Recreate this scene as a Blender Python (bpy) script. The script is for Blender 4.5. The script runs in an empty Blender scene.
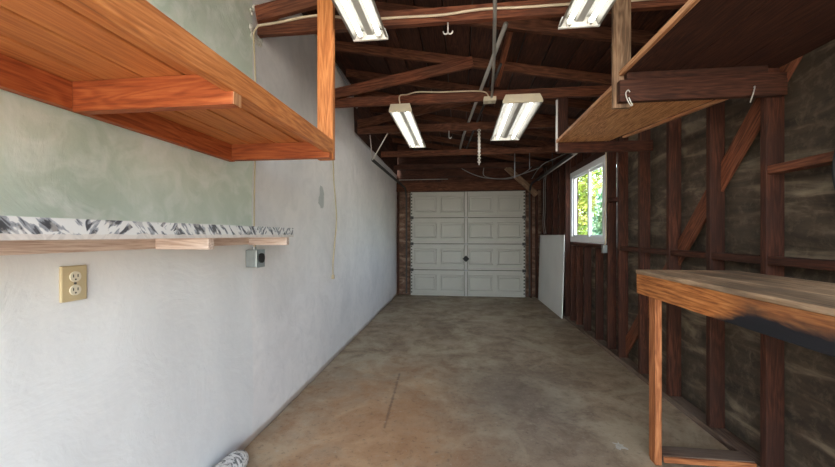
import bpy, bmesh, math, random
from mathutils import Vector, Matrix, noise
random.seed(7)
SC = bpy.context.scene
COL = SC.collection
R = math.radians

# ------------------------------------------------------------------ materials
MATS = {}
def new_mat(name):
    m = bpy.data.materials.new(name); m.use_nodes = True
    nt = m.node_tree
    for n in list(nt.nodes): nt.nodes.remove(n)
    out = nt.nodes.new('ShaderNodeOutputMaterial')
    b = nt.nodes.new('ShaderNodeBsdfPrincipled')
    nt.links.new(b.outputs[0], out.inputs[0])
    MATS[name] = m
    return m, nt, b
def N(nt, t, **kw):
    n = nt.nodes.new(t)
    for k, v in kw.items(): setattr(n, k, v)
    return n
def setin(nt, n, key, v):
    if hasattr(v, 'is_output') or isinstance(v, bpy.types.NodeSocket): nt.links.new(v, n.inputs[key])
    else: n.inputs[key].default_value = v
def math_(nt, op, a, b=None, clamp=False):
    n = N(nt, 'ShaderNodeMath', operation=op); n.use_clamp = clamp
    setin(nt, n, 0, a)
    if b is not None: setin(nt, n, 1, b)
    return n.outputs[0]
def noise_(nt, vec, scale, detail=4, dist=0.0, rough=.55):
    n = N(nt, 'ShaderNodeTexNoise')
    n.inputs['Scale'].default_value = scale; n.inputs['Detail'].default_value = detail
    n.inputs['Distortion'].default_value = dist; n.inputs['Roughness'].default_value = rough
    nt.links.new(vec, n.inputs['Vector'])
    return n.outputs['Fac']
def ramp(nt, fac, stops, interp='LINEAR'):
    n = N(nt, 'ShaderNodeValToRGB'); cr = n.color_ramp; cr.interpolation = interp
    while len(cr.elements) < len(stops): cr.elements.new(.5)
    for e, (p, c) in zip(cr.elements, stops):
        e.position = p; e.color = (c[0], c[1], c[2], 1) if hasattr(c, '__len__') else (c, c, c, 1)
    nt.links.new(fac, n.inputs[0]); return n.outputs['Color']
def mix(nt, fac, a, b, mode='MIX'):
    n = N(nt, 'ShaderNodeMix', data_type='RGBA', blend_type=mode)
    setin(nt, n, 0, fac)
    for k, v in ((6, a), (7, b)):
        if isinstance(v, bpy.types.NodeSocket): nt.links.new(v, n.inputs[k])
        else: n.inputs[k].default_value = (v[0], v[1], v[2], 1)
    return n.outputs[2]
def coords(nt, kind='Object', scale=(1, 1, 1), rnd=True, loc=(0, 0, 0)):
    tc = N(nt, 'ShaderNodeTexCoord'); v = tc.outputs[kind]
    if rnd:
        oi = N(nt, 'ShaderNodeObjectInfo')
        add = N(nt, 'ShaderNodeVectorMath', operation='ADD')
        sc = N(nt, 'ShaderNodeVectorMath', operation='SCALE'); sc.inputs[0].default_value = (31.7, 17.3, 23.1)
        nt.links.new(oi.outputs['Random'], sc.inputs['Scale'])
        nt.links.new(v, add.inputs[0]); nt.links.new(sc.outputs[0], add.inputs[1]); v = add.outputs[0]
    mp = N(nt, 'ShaderNodeMapping'); mp.inputs['Scale'].default_value = scale; mp.inputs['Location'].default_value = loc
    nt.links.new(v, mp.inputs[0])
    return mp.outputs[0]
def bump(nt, b, h, strength=.3, dist=.01):
    n = N(nt, 'ShaderNodeBump'); n.inputs['Strength'].default_value = strength; n.inputs['Distance'].default_value = dist
    nt.links.new(h, n.inputs['Height']); nt.links.new(n.outputs[0], b.inputs['Normal'])
def plain(name, col, rough=.5, metal=0, var=.12, scale=6):
    m, nt, b = new_mat(name)
    v = coords(nt); f = noise_(nt, v, scale, 5)
    c = ramp(nt, f, [(.3, [x * (1 - var) for x in col]), (.7, [min(1, x * (1 + var)) for x in col])])
    nt.links.new(c, b.inputs['Base Color']); b.inputs['Roughness'].default_value = rough; b.inputs['Metallic'].default_value = metal
    return m
def wood(name, dark, mid, light, rough=.6, knots=True, stain=None, stain_amt=.5, rings=1.0, vary=.35, spec=.3):
    """length of the board runs along local X"""
    m, nt, b = new_mat(name)
    v = coords(nt, scale=(1.1, 16, 16)); fine = noise_(nt, v, 6, 6, .3, .65)
    v2 = coords(nt, scale=(.55, 5.5, 5.5)); n2 = noise_(nt, v2, 2.2, 2, .6)
    bands = math_(nt, 'ADD', math_(nt, 'MULTIPLY', math_(nt, 'SINE', math_(nt, 'MULTIPLY', n2, 62.0 * rings)), .5), .5)
    fine = math_(nt, 'ADD', math_(nt, 'MULTIPLY', math_(nt, 'SUBTRACT', fine, .5), 1.7), .5)
    g = math_(nt, 'ADD', math_(nt, 'MULTIPLY', fine, .78), math_(nt, 'MULTIPLY', bands, .22), clamp=True)
    c = ramp(nt, g, [(.28, dark), (.52, mid), (.78, light)])
    if knots:
        vk = coords(nt, scale=(1.6, 6.5, 6.5))
        vo = N(nt, 'ShaderNodeTexVoronoi'); vo.inputs['Scale'].default_value = 1.15; nt.links.new(vk, vo.inputs['Vector'])
        k = ramp(nt, vo.outputs['Distance'], [(.0, 1), (.10, .75), (.16, 0)])
        c = mix(nt, math_(nt, 'MULTIPLY', k, .75), c, [x * .45 for x in dark])
    oi = N(nt, 'ShaderNodeObjectInfo')
    val = math_(nt, 'ADD', math_(nt, 'MULTIPLY', oi.outputs['Random'], vary), 1 - vary / 2)
    c = mix(nt, 1.0, c, val, 'MULTIPLY') if False else c
    hs = N(nt, 'ShaderNodeHueSaturation'); nt.links.new(c, hs.inputs['Color']); nt.links.new(val, hs.inputs['Value']); c = hs.outputs[0]
    if stain:
        vs = coords(nt, scale=(1, 2, 2)); s = noise_(nt, vs, 2.2, 5)
        s = ramp(nt, s, [(.42, 0), (.62, 1)])
        c = mix(nt, math_(nt, 'MULTIPLY', s, stain_amt), c, stain)
    nt.links.new(c, b.inputs['Base Color'])
    b.inputs['Roughness'].default_value = rough; b.inputs['Specular IOR Level'].default_value = spec
    bump(nt, b, g, .25, .003)
    return m

W_ORANGE = wood('orange_fir', (.37, .115, .03), (.53, .185, .052), (.66, .27, .088), .55, vary=.18)
W_REDFIR = wood('red_fir', (.24, .052, .016), (.36, .09, .027), (.46, .135, .043), .55, vary=.15)
W_PLANK = wood('shelf_plank_fir', (.40, .13, .038), (.50, .175, .053), (.57, .22, .07), .6, rings=.5, vary=.38)
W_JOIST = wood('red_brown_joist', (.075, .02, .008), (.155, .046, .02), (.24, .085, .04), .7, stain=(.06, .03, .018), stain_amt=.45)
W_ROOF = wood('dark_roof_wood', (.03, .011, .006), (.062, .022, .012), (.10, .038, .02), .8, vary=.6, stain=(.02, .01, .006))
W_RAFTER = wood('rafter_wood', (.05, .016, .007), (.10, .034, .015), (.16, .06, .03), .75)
W_STUD = wood('dark_stud_wood', (.028, .008, .004), (.06, .017, .008), (.11, .036, .017), .75, stain=(.03, .012, .008), stain_amt=.6)
W_DARK = wood('dark_shelf_wood', (.022, .007, .0035), (.044, .014, .007), (.075, .026, .013), .7, rings=1.3)
W_PLY = wood('orange_plywood', (.30, .12, .04), (.58, .28, .11), (.74, .42, .20), .65, rings=2.2, knots=False, vary=.05)
W_POST = wood('grey_brown_post', (.12, .065, .035), (.22, .13, .075), (.33, .21, .13), .7, stain=(.08, .05, .03))
W_EDGE = wood('light_edge_wood', (.28, .12, .05), (.46, .22, .10), (.60, .34, .18), .6, knots=False)
W_PALE = wood('pale_cleat_wood', (.42, .31, .25), (.57, .45, .375), (.68, .57, .49), .65, vary=.12)
W_BENCHTOP = wood('weathered_bench_top', (.26, .16, .085), (.46, .30, .18), (.64, .46, .29), .6, stain=(.10, .07, .05), stain_amt=.7, rings=.6)
W_BENCHLEG = wood('bench_leg_wood', (.20, .062, .02), (.37, .13, .046), (.50, .21, .085), .6, vary=.1)
W_SILL = wood('dusty_sill_wood', (.07, .04, .026), (.13, .08, .055), (.20, .135, .095), .8, stain=(.17, .13, .10), stain_amt=.6)

# charred apron: fir with burned stain near its middle (object X along the board)
def charred():
    m = wood('charred_fir', (.20, .06, .015), (.42, .145, .038), (.60, .25, .08), .6, vary=.0)
    nt = m.node_tree; b = [n for n in nt.nodes if n.type == 'BSDF_PRINCIPLED'][0]
    src = b.inputs['Base Color'].links[0].from_socket
    tc = N(nt, 'ShaderNodeTexCoord'); sp = N(nt, 'ShaderNodeSeparateXYZ'); nt.links.new(tc.outputs['Object'], sp.inputs[0])
    nz = noise_(nt, coords(nt, scale=(3, 9, 9), rnd=False), 2.5, 5, .6)
    t = math_(nt, 'MULTIPLY', math_(nt, 'SUBTRACT', .50, sp.outputs[0]), 4.2, clamp=True)
    zn = math_(nt, 'MULTIPLY', math_(nt, 'SUBTRACT', .059, sp.outputs[2]), 1 / .118)
    f = math_(nt, 'SUBTRACT', zn, math_(nt, 'SUBTRACT', 1.12, math_(nt, 'MULTIPLY', t, .92)))
    f = math_(nt, 'ADD', f, math_(nt, 'MULTIPLY', math_(nt, 'SUBTRACT', nz, .5), .7))
    f = math_(nt, 'MULTIPLY', f, 2.6, clamp=True)
    t0 = math_(nt, 'MULTIPLY', t, 6.0, clamp=True)
    f = math_(nt, 'MULTIPLY', f, t0)
    src = mix(nt, math_(nt, 'MULTIPLY', math_(nt, 'MULTIPLY', t, t), .55), src, (.13, .06, .03))
    c = mix(nt, f, src, (.012, .012, .015))
    nt.links.new(c, b.inputs['Base Color'])
    return m
W_CHAR = charred()

def wall_mat():
    m, nt, b = new_mat('troweled_plaster')
    v = coords(nt, rnd=False)
    sp = N(nt, 'ShaderNodeSeparateXYZ'); nt.links.new(v, sp.inputs[0]); Y, Z = sp.outputs[1], sp.outputs[2]
    n1 = noise_(nt, v, 1.3, 6, .8); n2 = noise_(nt, v, 7, 6, 1.2); n3 = noise_(nt, coords(nt, scale=(1, 1, .35), rnd=False), 3.0, 5, .4)
    base = ramp(nt, n1, [(.3, (.67, .65, .635)), (.5, (.76, .735, .72)), (.7, (.82, .79, .765))])
    base = mix(nt, math_(nt, 'MULTIPLY', ramp(nt, n2, [(.45, 0), (.7, 1)]), .35), base, (.60, .585, .575))
    # the near part, cooler grey paint
    wob = math_(nt, 'MULTIPLY', math_(nt, 'SUBTRACT', n3, .5), .10)
    near = math_(nt, 'MULTIPLY', math_(nt, 'SUBTRACT', 2.13, math_(nt, 'ADD', Y, wob)), 60, clamp=True)
    cool = ramp(nt, n3, [(.3, (.64, .645, .64)), (.7, (.75, .75, .74))])
    base = mix(nt, math_(nt, 'MULTIPLY', near, .8), base, cool)
    # pale green painted field above the low shelf
    up = math_(nt, 'MULTIPLY', math_(nt, 'SUBTRACT', Z, 1.31), 200, clamp=True)
    near2 = math_(nt, 'MULTIPLY', math_(nt, 'SUBTRACT', 2.11, math_(nt, 'ADD', Y, math_(nt, 'MULTIPLY', wob, .1))), 150, clamp=True)
    green = ramp(nt, n1, [(.32, (.47, .56, .46)), (.5, (.59, .66, .56)), (.64, (.72, .76, .68))])
    green = mix(nt, math_(nt, 'MULTIPLY', ramp(nt, n2, [(.46, 0), (.66, 1)]), .5), green, (.80, .82, .77))
    base = mix(nt, math_(nt, 'MULTIPLY', up, near2), base, green)
    # old paint patch
    dy = math_(nt, 'MULTIPLY', math_(nt, 'SUBTRACT', Y, 3.25), 1 / .075); dz = math_(nt, 'MULTIPLY', math_(nt, 'SUBTRACT', Z, 1.65), 1 / .11)
    r = math_(nt, 'ADD', math_(nt, 'ADD', math_(nt, 'MULTIPLY', dy, dy), math_(nt, 'MULTIPLY', dz, dz)), math_(nt, 'MULTIPLY', math_(nt, 'SUBTRACT', n2, .5), 3))
    base = mix(nt, math_(nt, 'MULTIPLY', math_(nt, 'LESS_THAN', r, .9), .7), base, (.33, .36, .34))
    # dirt line at the floor and raw strip
    d = math_(nt, 'MULTIPLY', math_(nt, 'SUBTRACT', math_(nt, 'ADD', .035, math_(nt, 'MULTIPLY', n2, .03)), Z), 60, clamp=True)
    base = mix(nt, math_(nt, 'MULTIPLY', d, .65), base, (.52, .43, .36))
    nt.links.new(base, b.inputs['Base Color']); b.inputs['Roughness'].default_value = .62; b.inputs['Specular IOR Level'].default_value = .3
    h = math_(nt, 'ADD', math_(nt, 'MULTIPLY', noise_(nt, v, 2.6, 7, 1.6, .62), 1.0), math_(nt, 'MULTIPLY', noise_(nt, v, 14, 4, .8), .25))
    bump(nt, b, h, .32, .018)
    return m
M_WALL = wall_mat()

def floor_mat():
    m, nt, b = new_mat('stained_concrete')
    v = coords(nt, rnd=False)
    sp = N(nt, 'ShaderNodeSeparateXYZ'); nt.links.new(v, sp.inputs[0]); X, Y = sp.outputs[0], sp.outputs[1]
    n1 = noise_(nt, v, 1.1, 9, .2, .68); n2 = noise_(nt, v, 4.5, 10, .35, .74); n3 = noise_(nt, v, 26, 8, 0, .75); n4 = noise_(nt, coords(nt, rnd=False, loc=(5, 3, 0)), 1.9, 6, .7, .65)
    c = ramp(nt, n1, [(.3, (.20, .145, .095)), (.5, (.32, .24, .16)), (.7, (.46, .35, .235))])
    c = mix(nt, math_(nt, 'MULTIPLY', ramp(nt, n2, [(.45, 0), (.62, 1)]), .6), c, (.16, .105, .066))
    c = mix(nt, math_(nt, 'MULTIPLY', ramp(nt, n4, [(.5, 0), (.6, 1)]), .6), c, (.46, .38, .26))
    # rusty orange stain, left and near
    dx = math_(nt, 'MULTIPLY', math_(nt, 'ADD', X, .55), 1 / .75); dy = math_(nt, 'MULTIPLY', math_(nt, 'SUBTRACT', Y, 2.2), 1 / 1.25)
    r = math_(nt, 'SQRT', math_(nt, 'ADD', math_(nt, 'MULTIPLY', dx, dx), math_(nt, 'MULTIPLY', dy, dy)))
    o = math_(nt, 'SUBTRACT', math_(nt, 'ADD', 1.25, math_(nt, 'MULTIPLY', math_(nt, 'SUBTRACT', n2, .5), 2.4)), r, clamp=True)
    oc = ramp(nt, n4, [(.35, (.42, .20, .085)), (.6, (.56, .32, .16))])
    c = mix(nt, math_(nt, 'MULTIPLY', o, .62), c, oc)
    # oil-dark area, middle right
    dx = math_(nt, 'MULTIPLY', math_(nt, 'SUBTRACT', X, .35), 1 / .55); dy = math_(nt, 'MULTIPLY', math_(nt, 'SUBTRACT', Y, 2.9), 1 / .8)
    r = math_(nt, 'SQRT', math_(nt, 'ADD', math_(nt, 'MULTIPLY', dx, dx), math_(nt, 'MULTIPLY', dy, dy)))
    o = math_(nt, 'SUBTRACT', math_(nt, 'ADD', 1.2, math_(nt, 'MULTIPLY', math_(nt, 'SUBTRACT', n2, .5), 1.6)), r, clamp=True)
    c = mix(nt, math_(nt, 'MULTIPLY', o, .6), c, (.17, .135, .105))
    # cut line in the slab
    lx = math_(nt, 'ABSOLUTE', math_(nt, 'ADD', math_(nt, 'SUBTRACT', X, math_(nt, 'MULTIPLY', math_(nt, 'SUBTRACT', Y, 3.25), -.06)), .56))
    ln = math_(nt, 'SUBTRACT', 1.0, math_(nt, 'MULTIPLY', math_(nt, 'ADD', lx, math_(nt, 'MULTIPLY', math_(nt, 'SUBTRACT', n3, .5), .03)), 1 / .016), clamp=True)
    ln = math_(nt, 'MULTIPLY', ln, math_(nt, 'MULTIPLY', math_(nt, 'GREATER_THAN', Y, 2.35), math_(nt, 'LESS_THAN', Y, 3.3)))
    c = mix(nt, math_(nt, 'MULTIPLY', ln, .6), c, (.12, .07, .045))
    # pale flecks, fine grain
    fl = ramp(nt, n3, [(.58, 0), (.66, 1)]); c = mix(nt, math_(nt, 'MULTIPLY', fl, .45), c, (.46, .42, .35))
    dk = ramp(nt, n3, [(.36, 1), (.45, 0)]); c = mix(nt, math_(nt, 'MULTIPLY', dk, .5), c, (.10, .075, .055))
    nt.links.new(c, b.inputs['Base Color'])
    rr = ramp(nt, n2, [(.35, .42), (.7, .68)]); nt.links.new(rr, b.inputs['Roughness'])
    b.inputs['Specular IOR Level'].default_value = .35
    bump(nt, b, math_(nt, 'ADD', n3, math_(nt, 'MULTIPLY', n2, 1.5)), .35, .004)
    return m
M_FLOOR = floor_mat()

def siding_mat(name, a, c_, d):
    m, nt, b = new_mat(name)
    v = coords(nt, rnd=False, scale=(1, .55, 3.0)); n1 = noise_(nt, v, 2.8, 7, .8, .6)
    n2 = noise_(nt, coords(nt, rnd=False), 15, 5, .3, .7)
    c = ramp(nt, n1, [(.34, a), (.54, c_), (.72, d)])
    c = mix(nt, math_(nt, 'MULTIPLY', ramp(nt, n2, [(.5, 0), (.75, 1)]), .4), c, d)
    nt.links.new(c, b.inputs['Base Color']); b.inputs['Roughness'].default_value = .75
    bump(nt, b, math_(nt, 'ADD', n1, math_(nt, 'MULTIPLY', n2, .3)), .5, .02)
    return m
M_SIDE = siding_mat('old_building_paper', (.024, .016, .010), (.07, .048, .030), (.25, .195, .13))  # palest tone paints in the highlights on the paper's bulges
M_FRONTSIDE = siding_mat('rusty_building_paper', (.06, .028, .016), (.15, .075, .045), (.34, .25, .18))

M_DOOR = plain('white_painted_door', (.40, .385, .34), .5, var=.05, scale=2.5)
M_WHITE = plain('white_vinyl', (.72, .72, .72), .35, var=.03)
M_BOARD = plain('white_panel', (.76, .75, .72), .5, var=.05, scale=2)
M_ENAMEL = plain('white_enamel', (.72, .71, .66), .35, var=.05)
M_REFL = plain('lamp_reflector', (.24, .23, .20), .5, var=.08)
M_ENAMEL_OLD = plain('aged_enamel', (.56, .49, .36), .45, var=.12)
M_GALV = plain('galvanised_steel', (.30, .31, .31), .4, .7, var=.2, scale=12)
M_GREYBOX = plain('grey_metal_box', (.27, .30, .30), .42, .45, var=.15, scale=14)
M_STEEL = plain('dark_steel', (.05, .047, .044), .6, .2, var=.2)
M_PIPE = plain('grey_pipe', (.34, .33, .30), .45, .3, var=.15)
M_BLACK = plain('black_rubber', (.01, .01, .01), .8, var=.2)
M_CORD = plain('beige_cord', (.46, .38, .24), .55, var=.08)
M_CORDW = plain('pale_cable', (.55, .45, .32), .55, var=.08)
M_CORDG = plain('grey_cable', (.22, .21, .20), .55, var=.08)
M_PLATE = plain('tan_plate', (.50, .40, .235), .4, var=.05)
M_RECEPT = plain('ivory_receptacle', (.66, .60, .47), .35, var=.04)
M_HOOK = plain('pale_hook_metal', (.6, .58, .54), .35, .4, var=.08)
M_CHAIN = plain('pale_chain', (.62, .58, .52), .5, .2, var=.2, scale=30)
M_PLASTER = plain('broken_plaster', (.50, .48, .42), .8, var=.2, scale=25)
M_BOUNCE_GROUND = plain('pale_bounce_ground', (.52, .46, .38), .9, var=.3, scale=2)  # unseen outdoor ground, made pale to bounce daylight into the garage

def paper_mat():
    m, nt, b = new_mat('leaf_print_paper')
    v = coords(nt, rnd=False)
    vr = N(nt, 'ShaderNodeVectorRotate', rotation_type='X_AXIS'); vr.inputs['Angle'].default_value = R(38); nt.links.new(v, vr.inputs['Vector'])
    mp = N(nt, 'ShaderNodeMapping'); mp.inputs['Scale'].default_value = (1, 20, 6); nt.links.new(vr.outputs[0], mp.inputs[0])
    vr2 = N(nt, 'ShaderNodeVectorRotate', rotation_type='X_AXIS'); vr2.inputs['Angle'].default_value = R(-42); nt.links.new(v, vr2.inputs['Vector'])
    mp2 = N(nt, 'ShaderNodeMapping'); mp2.inputs['Scale'].default_value = (1, 18, 5); nt.links.new(vr2.outputs[0], mp2.inputs[0])
    a = noise_(nt, mp.outputs[0], 3.0, 2, .3); c2 = noise_(nt, mp2.outputs[0], 3.2, 2, .3)
    sel = noise_(nt, v, 5, 1)
    f = mix(nt, math_(nt, 'GREATER_THAN', sel, .5), a, c2)
    leaf = ramp(nt, f, [(.0, (.06, .06, .065)), (.38, (.09, .09, .10)), (.42, (.26, .27, .29)), (.47, (.38, .39, .41)), (.50, (.66, .65, .63))], 'CONSTANT')
    tear = ramp(nt, noise_(nt, coords(nt, rnd=False), 28, 4), [(.56, 0), (.6, 1)])
    leaf = mix(nt, math_(nt, 'MULTIPLY', tear, .35), leaf, (.66, .62, .58))
    # torn off near the lower edge
    sp = N(nt, 'ShaderNodeSeparateXYZ'); nt.links.new(v, sp.inputs[0])
    lo = math_(nt, 'LESS_THAN', sp.outputs[2], math_(nt, 'ADD', 1.294, math_(nt, 'MULTIPLY', noise_(nt, v, 20, 3), .016)))
    leaf = mix(nt, math_(nt, 'MULTIPLY', lo, .85), leaf, (.62, .56, .51))
    nt.links.new(leaf, b.inputs['Base Color']); b.inputs['Roughness'].default_value = .4
    return m
M_PAPER = paper_mat()

def emit(name, col, s):
    m = bpy.data.materials.new(name); m.use_nodes = True; nt = m.node_tree
    b = [n for n in nt.nodes if n.type == 'BSDF_PRINCIPLED'][0]
    b.inputs['Base Color'].default_value = (.9, .9, .9, 1)
    b.inputs['Emission Color'].default_value = (*col, 1); b.inputs['Emission Strength'].default_value = s
    return m
M_TUBE = emit('lit_fluorescent_tube', (1, .985, .93), 6)

def glass_mat():
    m, nt, b = new_mat('window_glass')
    out = [n for n in nt.nodes if n.type == 'OUTPUT_MATERIAL'][0]
    tr = N(nt, 'ShaderNodeBsdfTransparent'); gl = N(nt, 'ShaderNodeBsdfGlossy'); gl.inputs['Roughness'].default_value = .03
    tr.inputs[0].default_value = (.93, .96, .98, 1)
    mx = N(nt, 'ShaderNodeMixShader'); mx.inputs[0].default_value = .06
    nt.links.new(tr.outputs[0], mx.inputs[1]); nt.links.new(gl.outputs[0], mx.inputs[2]); nt.links.new(mx.outputs[0], out.inputs[0])
    return m
M_GLASS = glass_mat()
def leaf_mat(name, a, c):
    m, nt, b = new_mat(name)
    f = noise_(nt, coords(nt, rnd=False), 2.8, 4, 0, .6)
    nt.links.new(ramp(nt, f, [(.38, a), (.6, c)]), b.inputs['Base Color']); b.inputs['Roughness'].default_value = .5
    b.inputs['Transmission Weight'].default_value = 0
    return m
M_LEAFY = leaf_mat('yellow_green_leaves', (.16, .32, .03), (.42, .40, .05))
M_LEAFB = leaf_mat('blue_green_leaves', (.07, .22, .13), (.22, .34, .16))

# ------------------------------------------------------------------ geometry helpers
WM = {}
def wm(o):
    return WM[o.name] if o is not None else Matrix()
def link(o, parent, M):
    COL.objects.link(o)
    if parent is not None:
        o.parent = parent; o.matrix_basis = wm(parent).inverted() @ M
    else: o.matrix_basis = M
    WM[o.name] = M
    return o
def mesh(name, bm, mat, parent=None, M=Matrix(), smooth=False, bev=0):
    me = bpy.data.meshes.new(name)
    bmesh.ops.recalc_face_normals(bm, faces=bm.faces[:])
    bm.to_mesh(me); bm.free()
    me.materials.append(mat)
    if smooth:
        for p in me.polygons: p.use_smooth = True
    o = bpy.data.objects.new(name, me); link(o, parent, M)
    if bev:
        md = o.modifiers.new('bevel', 'BEVEL'); md.width = bev; md.segments = 2; md.limit_method = 'ANGLE'
    return o
def thing(name, label, cat, loc=(0, 0, 0), group=None, kind=None):
    o = bpy.data.objects.new(name, None); o.empty_display_size = .1
    link(o, None, Matrix.Translation(loc))
    return tag(o, label, cat, group, kind)
def tag(o, label=None, cat=None, group=None, kind=None):
    if label: o['label'] = label
    if cat: o['category'] = cat
    if group: o['group'] = group
    if kind: o['kind'] = kind
    return o
def cube(bm, x0, x1, y0, y1, z0, z1, M=Matrix()):
    vs = [bm.verts.new(M @ Vector((x, y, z))) for x in (x0, x1) for y in (y0, y1) for z in (z0, z1)]
    for f in ((0, 1, 3, 2), (4, 6, 7, 5), (0, 4, 5, 1), (2, 3, 7, 6), (0, 2, 6, 4), (1, 5, 7, 3)): bm.faces.new([vs[i] for i in f])
def bx(name, x0, x1, y0, y1, z0, z1, mat, parent=None, bev=.003, long=None):
    """box given in world coordinates; local X runs along its length so wood grain follows it"""
    d = (x1 - x0, y1 - y0, z1 - z0); ax = long if long is not None else d.index(max(d))
    c = Vector(((x0 + x1) / 2, (y0 + y1) / 2, (z0 + z1) / 2))
    if ax == 0: Rm = Matrix.Identity(3); L, W, Hh = d[0], d[1], d[2]
    elif ax == 1: Rm = Matrix(((0, -1, 0), (1, 0, 0), (0, 0, 1))); L, W, Hh = d[1], d[0], d[2]
    else: Rm = Matrix(((0, 0, -1), (0, 1, 0), (1, 0, 0))); L, W, Hh = d[2], d[1], d[0]
    bm = bmesh.new(); cube(bm, -L / 2, L / 2, -W / 2, W / 2, -Hh / 2, Hh / 2)
    return mesh(name, bm, mat, parent, Matrix.Translation(c) @ Rm.to_4x4(), bev=bev)
def board(name, p0, p1, w, h, mat, parent=None, up=(0, 0, 1), bev=.003):
    """board from p0 to p1 (centre line), w across (local Y), h along `up` (local Z)"""
    p0, p1 = Vector(p0), Vector(p1); x = (p1 - p0).normalized(); u = Vector(up)
    y = u.cross(x).normalized(); z = x.cross(y)
    Rm = Matrix((x, y, z)).transposed(); L = (p1 - p0).length
    bm = bmesh.new(); cube(bm, -L / 2, L / 2, -w / 2, w / 2, -h / 2, h / 2)
    return mesh(name, bm, mat, parent, Matrix.Translation((p0 + p1) / 2) @ Rm.to_4x4(), bev=bev)
def sweep(bm, pts, r, seg=8, caps=True):
    pts = [Vector(p) for p in pts]; rings = []
    n = len(pts); up = Vector((.13, .31, .94)).normalized(); prev = None
    for i, p in enumerate(pts):
        t = (pts[min(i + 1, n - 1)] - pts[max(i - 1, 0)]).normalized()
        a = t.cross(up if prev is None else prev)
        if a.length < 1e-4: a = t.cross(Vector((1, 0, 0)))
        a.normalize(); b = a.cross(t).normalized(); prev = b
        rr = r[i] if hasattr(r, '__len__') else r
        rings.append([bm.verts.new(p + a * rr * math.cos(2 * math.pi * k / seg) + b * rr * math.sin(2 * math.pi * k / seg)) for k in range(seg)])
    for i in range(n - 1):
        for k in range(seg):
            bm.faces.new((rings[i][k], rings[i][(k + 1) % seg], rings[i + 1][(k + 1) % seg], rings[i + 1][k]))
    if caps:
        bm.faces.new(rings[0][::-1]); bm.faces.new(rings[-1])
def smooth_path(pts, sub=6):
    P = [Vector(p) for p in pts]; out = []
    for i in range(len(P) - 1):
        a, b, c, d = P[max(i - 1, 0)], P[i], P[i + 1], P[min(i + 2, len(P) - 1)]
        for k in range(sub):
            t = k / sub
            out.append(.5 * ((2 * b) + (c - a) * t + (2 * a - 5 * b + 4 * c - d) * t * t + (3 * b - a - 3 * c + d) * t ** 3))
    out.append(P[-1]); return out
def tube(name, pts, r, mat, parent=None, curve=True, seg=8):
    bm = bmesh.new(); P = smooth_path(pts) if curve else [Vector(p) for p in pts]
    c = Vector(P[0]); sweep(bm, [p - c for p in P], r, seg)
    return mesh(name, bm, mat, parent, Matrix.Translation(c), smooth=True)
def disc_cyl(bm, c, axis, r, d, seg=20):
    c = Vector(c); a = Vector(axis).normalized()
    sweep(bm, [c - a * d / 2, c + a * d / 2], r, seg)

XL, XR, XS, YF = -1.30, 1.62, 1.715, 7.60      # left wall face, stud faces, siding face, door plane
def rb(x): return 2.92 - .183 * x               # underside of the rafters
YB = -1.4                                       # open near end

# ------------------------------------------------------------------ setting
bm = bmesh.new(); cube(bm, -1.75, 2.0, YB, 8.1, -.15, 0)
tag(mesh('floor', bm, M_FLOOR), 'stained brown concrete garage floor', kind='structure')
bm = bmesh.new(); cube(bm, -16, 18, -14, 18, -.25, -.16)
tag(mesh('ground', bm, M_BOUNCE_GROUND), 'ground outside the garage', kind='structure')

# left wall: wavy plaster slab
bm = bmesh.new(); ny, nz = 150, 52
def wz(y): return 3.135 if y < 4.36 else 2.60
grid = []
for i in range(ny + 1):
    y = YB + (YF + .1 - YB) * i / ny; row = []
    for j in range(nz + 1):
        z = wz(y) * j / nz
        d = .010 * noise.noise(Vector((1.3, y * 1.1, z * 1.1))) + .006 * noise.noise(Vector((7.3, y * 3.5, z * 3.5)))
        if z < .06: d += .008 * noise.noise(Vector((3, y * 9, 1)))
        row.append(bm.verts.new((XL - .004 + d - .015 * max(0, y - 3.2), y, z)))
    grid.append(row)
for i in range(ny):
    for j in range(nz): bm.faces.new((grid[i][j], grid[i + 1][j], grid[i + 1][j + 1], grid[i][j + 1]))
wl = mesh('wall_left', bm, M_WALL, smooth=True)
md = wl.modifiers.new('thick', 'SOLIDIFY'); md.thickness = .2; md.offset = -1
# make sure thickness goes outwards (-X)
me = wl.data
if me.polygons[0].normal.x < 0:
    me.flip_normals()
tag(wl, 'white and pale green troweled plaster wall', kind='structure')

for z in (2.605, 2.75, 2.895, 3.04):
    bx('upper_wall_board', XL - .075, XL - .05, 4.37, 7.62, z, z + .14, W_ROOF, wl)
bx('roof_gap_filler', XL - .062, XL - .03, YB, 4.36, 3.137, 3.245, W_ROOF, wl)  # dark plate added to fill the gap where light leaked under the roof
bx('upper_wall_board', XL - .075, XL - .05, 4.37, 7.62, 3.18, 3.25, W_ROOF, wl)
bx('eave_light_block', -1.535, -1.512, YB, 8.1, 3.0, 3.29, W_ROOF, wl)  # added board outside the wall, blocks daylight leaking in below the roof edge
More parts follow.
